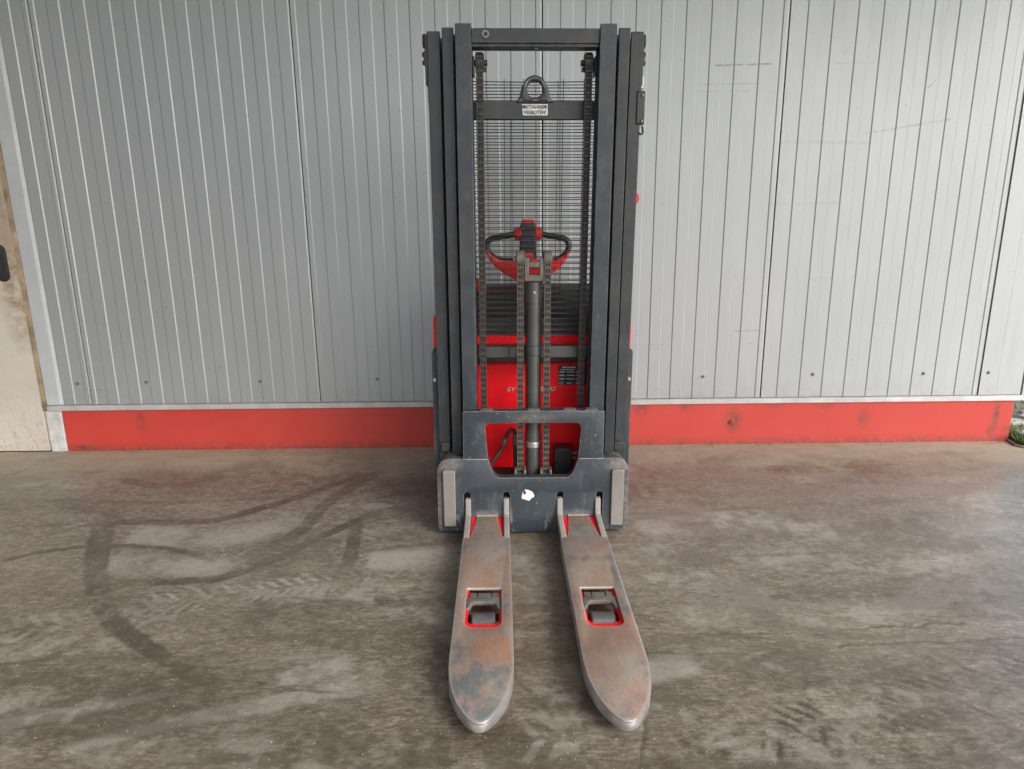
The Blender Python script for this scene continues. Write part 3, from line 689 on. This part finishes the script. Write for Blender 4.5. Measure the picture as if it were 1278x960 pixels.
box(bm, -.037, -.017, .085, .125, 1.125, 1.206); box(bm, .027, .047, .085, .125, 1.125, 1.206); box(bm, -.0365, .0465, .086, .126, 1.108, 1.134); box(bm, -.018, .028, .088, .124, 1.166, 1.190)
obj('chain_yoke', bm, M['yoke'], LC, .003)
for x in (-.054, .060):
    bm = bmesh.new(); cyl(bm, (x - .017, .108, 1.202), (x + .017, .108, 1.202), .033, 24); cyl(bm, (x - .022, .108, 1.202), (x + .022, .108, 1.202), .012, 10)
    obj('chain_pulley', bm, M['yoke'], T, .003)
    bm = bmesh.new(); box(bm, x - .026, x + .026, .046, .10, .243, .262); box(bm, x - .026, x - .015, .05, .10, .262, .283); box(bm, x + .015, x + .026, .05, .10, .262, .283)
    obj('chain_anchor', bm, M['yoke'], T, .002)
# --- guard screens
def screen(y, z0, z1, pitch, vx, r, sag=0):
    bm = bmesh.new(); n = int((z1 - z0) / pitch)
    for i in range(n + 1):
        z = z0 + pitch * i
        path = [(-.262, y, z), (-.12, y, z - sag * (i == n)), (.0, y, z - 1.6 * sag * (i == n)), (.13, y, z - sag * (i == n)), (.268, y, z)]
        tube(bm, path if i == n else [path[0], path[-1]], r, 5)
    for x in vx: cyl(bm, (x, y + r*1.6, z0 - .01), (x, y + r*1.6, z1), r*.7, 5)
    o = obj('guard_screen', lean(bm), M['wire'], T, smooth=False); o['kind'] = 'stuff'
screen(.262, .852, 1.918, .02455, (-.224, -.205, -.117, -.037, .044, .126, .211), .0021, .002)
screen(.318, .846, 1.920, .02520, (-.09, .108), .0019, .001)
# --- chassis, red panels, hood
bm = bmesh.new(); box(bm, -.40, .40, .20, .86, .03, .15); CH = obj('chassis', bm, M['dark'], T, .004)
bm = bmesh.new(); prism(bm, [(.300,.155),(.322,.150),(.322,.600),(.326,.604),(.326,.700),(.332,.707),(.345,.707),(.345,.155)], 'x', -.34, .34)
FP = obj('front_panel', bm, M['red'], T, .002)
obj('panel_recess', bx(-.36, .36, .346, .36, .14, .80), M['dark'], T, smooth=False)
obj('panel_lip', bx(-.36, .36, .318, .36, .796, .842), M['red'], T, .005)
for s_ in (-1, 1):
    bm = bmesh.new(); prism(bm, [(.262,.10),(.262,.90),(.285,.935),(.56,.935),(.62,.86),(.62,.10)], 'x', *sorted((s_*.395, s_*.447 + .006)))
    obj('side_fairing', bm, M['red'], T, .010, seg=3)
bm = bmesh.new(); prism(bm, [(.345,.80),(.345,.905),(.372,.93),(.60,1.010),(.64,1.026),(.84,1.026),(.88,.98),(.88,.16),(.365,.16),(.365,.80)], 'x', -.392, .392)
HD = obj('hood', bm, M['hood'], T, .008, seg=3)
bm = bmesh.new(); cyl(bm, (-.232, .60, 1.012), (-.232, .60, 1.075), .026, 20); obj('stop_button', bm, M['redp'], HD, .004)
bm = bmesh.new(); cyl(bm, (.108, .52, .98), (.108, .51, 1.012), .012, 12); tube(bm, smoothpath([(.115,.515,1.005),(.128,.51,1.008),(.136,.505,.992),(.134,.50,.972)], 4), .003, 6); obj('key_switch', bm, M['black'], HD)
# data plate and lettering
DP = obj('data_plate', bx(.131, .262, .3205, .3258, .604, .696), M['ink'], FP, .001)
bm = bmesh.new()
def strip(x0, x1, z, h=.006): box(bm, x0, x1, .3198, .3204, z - h/2, z + h/2)
strip(.148, .212, .687, .007); strip(.222, .240, .687, .004); strip(.140, .205, .676, .004)
for z in (.665, .649, .632):
    strip(.135, .160, z, .006); strip(.168, .205, z, .004); strip(.212, .228, z, .005)
strip(.170, .195, .612, .004); strip(.212, .235, .612, .004)
obj('plate_print', bm, M['grey'], FP, smooth=False)['kind'] = 'stuff'
link('plate_mark', text_mesh('CE', .017, .145, .607, .3200), M['grey'], FP, smooth=False)
for tx, x, al in (('GV', -.112, 'LEFT'), ('S', .052, 'CENTER'), ('NU', .113, 'RIGHT')):
    for nm, mt, sz, yy, dx in (('lettering', M['white'], .028, .3178, 0), ('lettering_outline', M['ink'], .0285, .3192, -.003)):  # black outline print set behind the white letters
        link(nm, text_mesh(tx, sz, x + dx, .575 - (.0005 if dx else 0), yy, al, .25), mt, FP, smooth=False)
# --- tiller
def tz(pts): return [(.003 + a, .75, b) for a, b in pts]
half = [(.045,1.288),(.069,1.281),(.113,1.272),(.175,1.260),(.200,1.246),(.207,1.215),(.190,1.180),(.148,1.154),(.075,1.148)]
TL = None
bm = bmesh.new(); tube(bm, [(.003,.80,.98),(.003,.78,1.10),(.003,.765,1.20)], .030, 16); TL = obj('tiller', bm, M['black'], T)
for s_ in (-1, 1):
    bm = bmesh.new(); tube(bm, smoothpath(tz([(s_*a, b) for a, b in half]), 5), .0155, 12, ry=.019); obj('tiller_grip', bm, M['black'], TL)
    bm = bmesh.new(); cyl(bm, (.003 + s_*.034, .745, 1.284), (.003 + s_*.070, .745, 1.282), .037, 24, .030); obj('thumb_wheel', bm, M['redp'], TL, .006)
shell = [(-.214,1.206),(-.196,1.154),(-.162,1.112),(-.108,1.075),(-.057,1.053),(-.018,1.036)]
inner = [(-.06,1.150),(-.146,1.154),(-.190,1.182),(-.206,1.208)]
op = shell + [(-a, b) for a, b in shell[::-1]] + [(-a, b) for a, b in inner[::-1]] + [(-.02, 1.17), (.02, 1.17)][::-1] + inner
obj('tiller_shell', plate([[(.003 + a, b) for a, b in op]], .722, .780, 'y', .010), M['redp'], TL)
obj('tiller_head', plate([[(.003 + a, b) for a, b in ((-.044,1.160),(-.040,1.318),(-.034,1.338),(.034,1.338),(.040,1.318),(.044,1.160))]], .712, .790, 'y', .010), M['black'], TL)
obj('belly_button', plate([rrect(-.030, .036, 1.322, 1.353, .012)], .722, .785, 'y', .008), M['redp'], TL)
obj('head_slot', bx(-.034, .040, .708, .7125, 1.300, 1.314), M['void'], TL, .002)
for k in range(4): obj('head_rib', bx(-.032, .038, .7085, .7125, 1.205 + k*.022, 1.211 + k*.022), M['hood'], TL, .001)
obj('head_window', plate([rrect(-.022, .030, 1.150, 1.190, .012)], .700, .724, 'y', .004), M['redp'], TL)
# --- side guard plates
for s_ in (-1, 1):
    pts = [(.410,.10),(.440,.10),(.440,.795),(.434,.803),(.424,.803),(.410,.788)]
    bm = bmesh.new(); prism(bm, [(s_*(a + (.003 if s_ > 0 else 0)), b) for a, b in pts], 'y', .150, .262)
    SP = obj('side_plate', bm, M['anth'], T, .003)
    x = s_*.429
    bm = bmesh.new(); cyl(bm, (x, .151, .672), (x, .143, .672), .0085, 14); obj('plate_bolt', bm, M['steel'], SP, .002)
    obj('plate_notch', bx(s_*.4165 - .005, s_*.4165 + .005, .1485, .153, .585, .612), M['void'], SP)
    bm = bmesh.new(); box(bm, *sorted((s_*.366, s_*.405)), .100, .13, .355, .395); obj('mast_roller_guard', bm, M['dark'], SP, .004)
# --- hoses, junction box, small fittings
bm = bmesh.new(); tube(bm, smoothpath([(-.205,.20,.235),(-.165,.21,.285),(-.138,.22,.325),(-.112,.22,.385),(-.092,.22,.415),(-.077,.22,.408),(-.073,.22,.375),(-.073,.22,.30),(-.073,.22,.20)], 5), .0095, 10)
HS = obj('hydraulic_hose', bm, M['black'], T)
bm = bmesh.new(); cyl(bm, (-.073,.22,.395), (-.073,.22,.345), .012, 12); cyl(bm, (-.128,.2185,.348), (-.116,.2195,.374), .0115, 12); obj('hose_fitting', bm, M['yoke'], HS, .002)
bm = bmesh.new(); box(bm, .109, .192, .215, .295, .16, .325); JB = obj('junction_box', bm, M['hood'], T, .004)
bm = bmesh.new(); cyl(bm, (.192,.25,.29), (.225,.25,.29), .011, 12); cyl(bm, (.192,.25,.265), (.222,.25,.265), .008, 12); obj('cable_gland', bm, simple('copper_fitting', (.32,.13,.08), .4, .5), JB)
bm = bmesh.new(); box(bm, -.25, .26, .18, .30, .12, .205); obj('sump_cover', bm, M['void'], T, .004)
bm = bmesh.new(); box(bm, .402, .436, .115, .15, 1.725, 1.850); EB = obj('sensor_box', lean(bm), M['black'], T, .005)
for z in (1.832, 1.738):
    bm = bmesh.new(); cyl(bm, (.421,.115,z), (.427,.110,z), .005, 10); obj('box_screw', lean(bm), M['steel'], EB)
bm = bmesh.new(); tube(bm, smoothpath([(.415,.13,1.73),(.412,.125,1.705),(.422,.12,1.690),(.434,.125,1.696),(.432,.135,1.72)], 5), .004, 8); obj('box_cable', lean(bm), M['black'], EB)
for s_ in (-1, 1):
    bm = bmesh.new(); cyl(bm, (s_*.417, .165, 2.035), (s_*.434, .165, 2.035), .026, 18); box(bm, *sorted((s_*.416, s_*.430)), .13, .20, 1.945, 1.995); cyl(bm, (s_*.43, .15, 1.985), (s_*.436, .15, 1.985), .01, 8); cyl(bm, (s_*.43, .15, 1.955), (s_*.436, .15, 1.955), .01, 8)
    box(bm, *sorted((s_*.4145, s_*.424)), .125, .20, 1.87, 2.05)
    obj('mast_side_fitting', lean(bm), M['dark'], T, .003)
bm = bmesh.new(); box(bm, -.4185, -.4145, .135, .215, 1.80, 1.925); obj('side_sticker', lean(bm), M['sticker'], T)
bm = bmesh.new(); box(bm, .4205, .432, .135, .20, 1.862, 1.905); obj('side_sticker', lean(bm), M['white'], T)
bm = bmesh.new(); cyl(bm, (.430,.2505,1.445), (.430,.2545,1.445), .026, 24); RS = obj('warning_disc', lean(bm), M['white'], T)
bm = plate([arc(.430,1.445,.026,0,352,24), arc(.430,1.445,.017,0,352,24)], .2485, .2502); box(bm, .414, .447, .2487, .2502, 1.442, 1.448); obj('disc_ring', lean(bm), M['redp'], RS)

# ------------------------------------------------------------------ verge outside the corner: stones and grass
s = NT('dark_soil'); sm_ = s.done(s.mix(s.ramp(s.noise(20, 6), .3, .7), (.10,.085,.06), (.20,.18,.15)), .9, 0, s.noise(60, 4), .5, .01)
bm = bmesh.new(); pts = [(3.02,4.03),(3.00,3.95),(3.06,3.88),(3.25,3.70),(3.7,3.4),(4.6,3.1),(4.6,6.0),(3.04,6.0)]
prism(bm, pts, 'z', -.028, .010); VG = tag(obj('verge', bm, sm_, None, smooth=False), 'strip of soil and stones beside the building corner', kind='structure')
stm = [simple('grey_stone_%d' % i, c, .8, 0, .2, 25, .3) for i, c in enumerate(((.30,.29,.27),(.38,.36,.33),(.24,.22,.20)))]
for i in range(60):
    x = random.uniform(3.10, 4.3); y = random.uniform(3.95, 5.9); r = random.uniform(.05, .09)
    bm = bmesh.new(); n = 7; a0 = random.random()*6
    prism(bm, [(x + r*math.cos(a0 + 6.283*k/n)*random.uniform(.8, 1.1), y + r*.8*math.sin(a0 + 6.283*k/n)*random.uniform(.8, 1.1)) for k in range(n)], 'z', .0, .022 + random.uniform(0, .014))
    obj('stone', bm, stm[i % 3], VG, .006)
gv = []; gf = []
for i in range(5200):
    if random.random() < .5: x = 3.035 + abs(random.gauss(0, .07)); y = random.uniform(3.86, 4.6); 
    else: x = random.uniform(3.1, 4.4); y = random.uniform(3.6, 5.9)
    if y < 3.97 - .8*(x - 3.0): continue
    if x < 3.05 and y > 4.0: x = 3.06 + random.random()*.05
    h = random.uniform(.015, .06); a = random.random()*6.283; dx, dy = math.cos(a)*.003, math.sin(a)*.003; lx, ly = random.gauss(0,.02), random.gauss(0,.02)
    k = len(gv); gv += [(x-dx, y-dy, .008), (x+dx, y+dy, .008), (x+lx, y+ly, .01 + h)]; gf.append((k, k+1, k+2))
me = bpy.data.meshes.new('grass'); me.from_pydata(gv, [], gf)
o = link('grass', me, simple('green_grass', (.085, .14, .035), .6, 0, .4, 30), None, smooth=False); tag(o, 'green grass growing between the stones by the corner', 'grass', kind='stuff')

# loose grit swept against the plinth and scattered on the floor
gv = []; gf = []
for i in range(900):
    if i < 560: x = random.uniform(-3.0, 3.0); y = WY - .006 - abs(random.gauss(0, .035))
    else: x = random.uniform(-2.4, 2.6); y = random.uniform(1.4, 4.0)
    r = random.uniform(.0012, .0042) if i < 560 else random.uniform(.0010, .0030)
    k = len(gv); a = random.random()*6.283
    gv += [(x + r*math.cos(a + j*2.094)*random.uniform(.7, 1.2), y + r*math.sin(a + j*2.094)*random.uniform(.7, 1.2), .0008) for j in range(3)] + [(x, y, .0015 + r*1.1)]
    gf += [(k, k+1, k+3), (k+1, k+2, k+3), (k+2, k, k+3)]
me = bpy.data.meshes.new('grit'); me.from_pydata(gv, [], gf)
tag(link('grit', me, simple('mixed_grit', (.22, .20, .17), .8, 0, .8, 8), None, smooth=False), 'loose grit scattered along the foot of the red plinth', 'grit', kind='stuff')
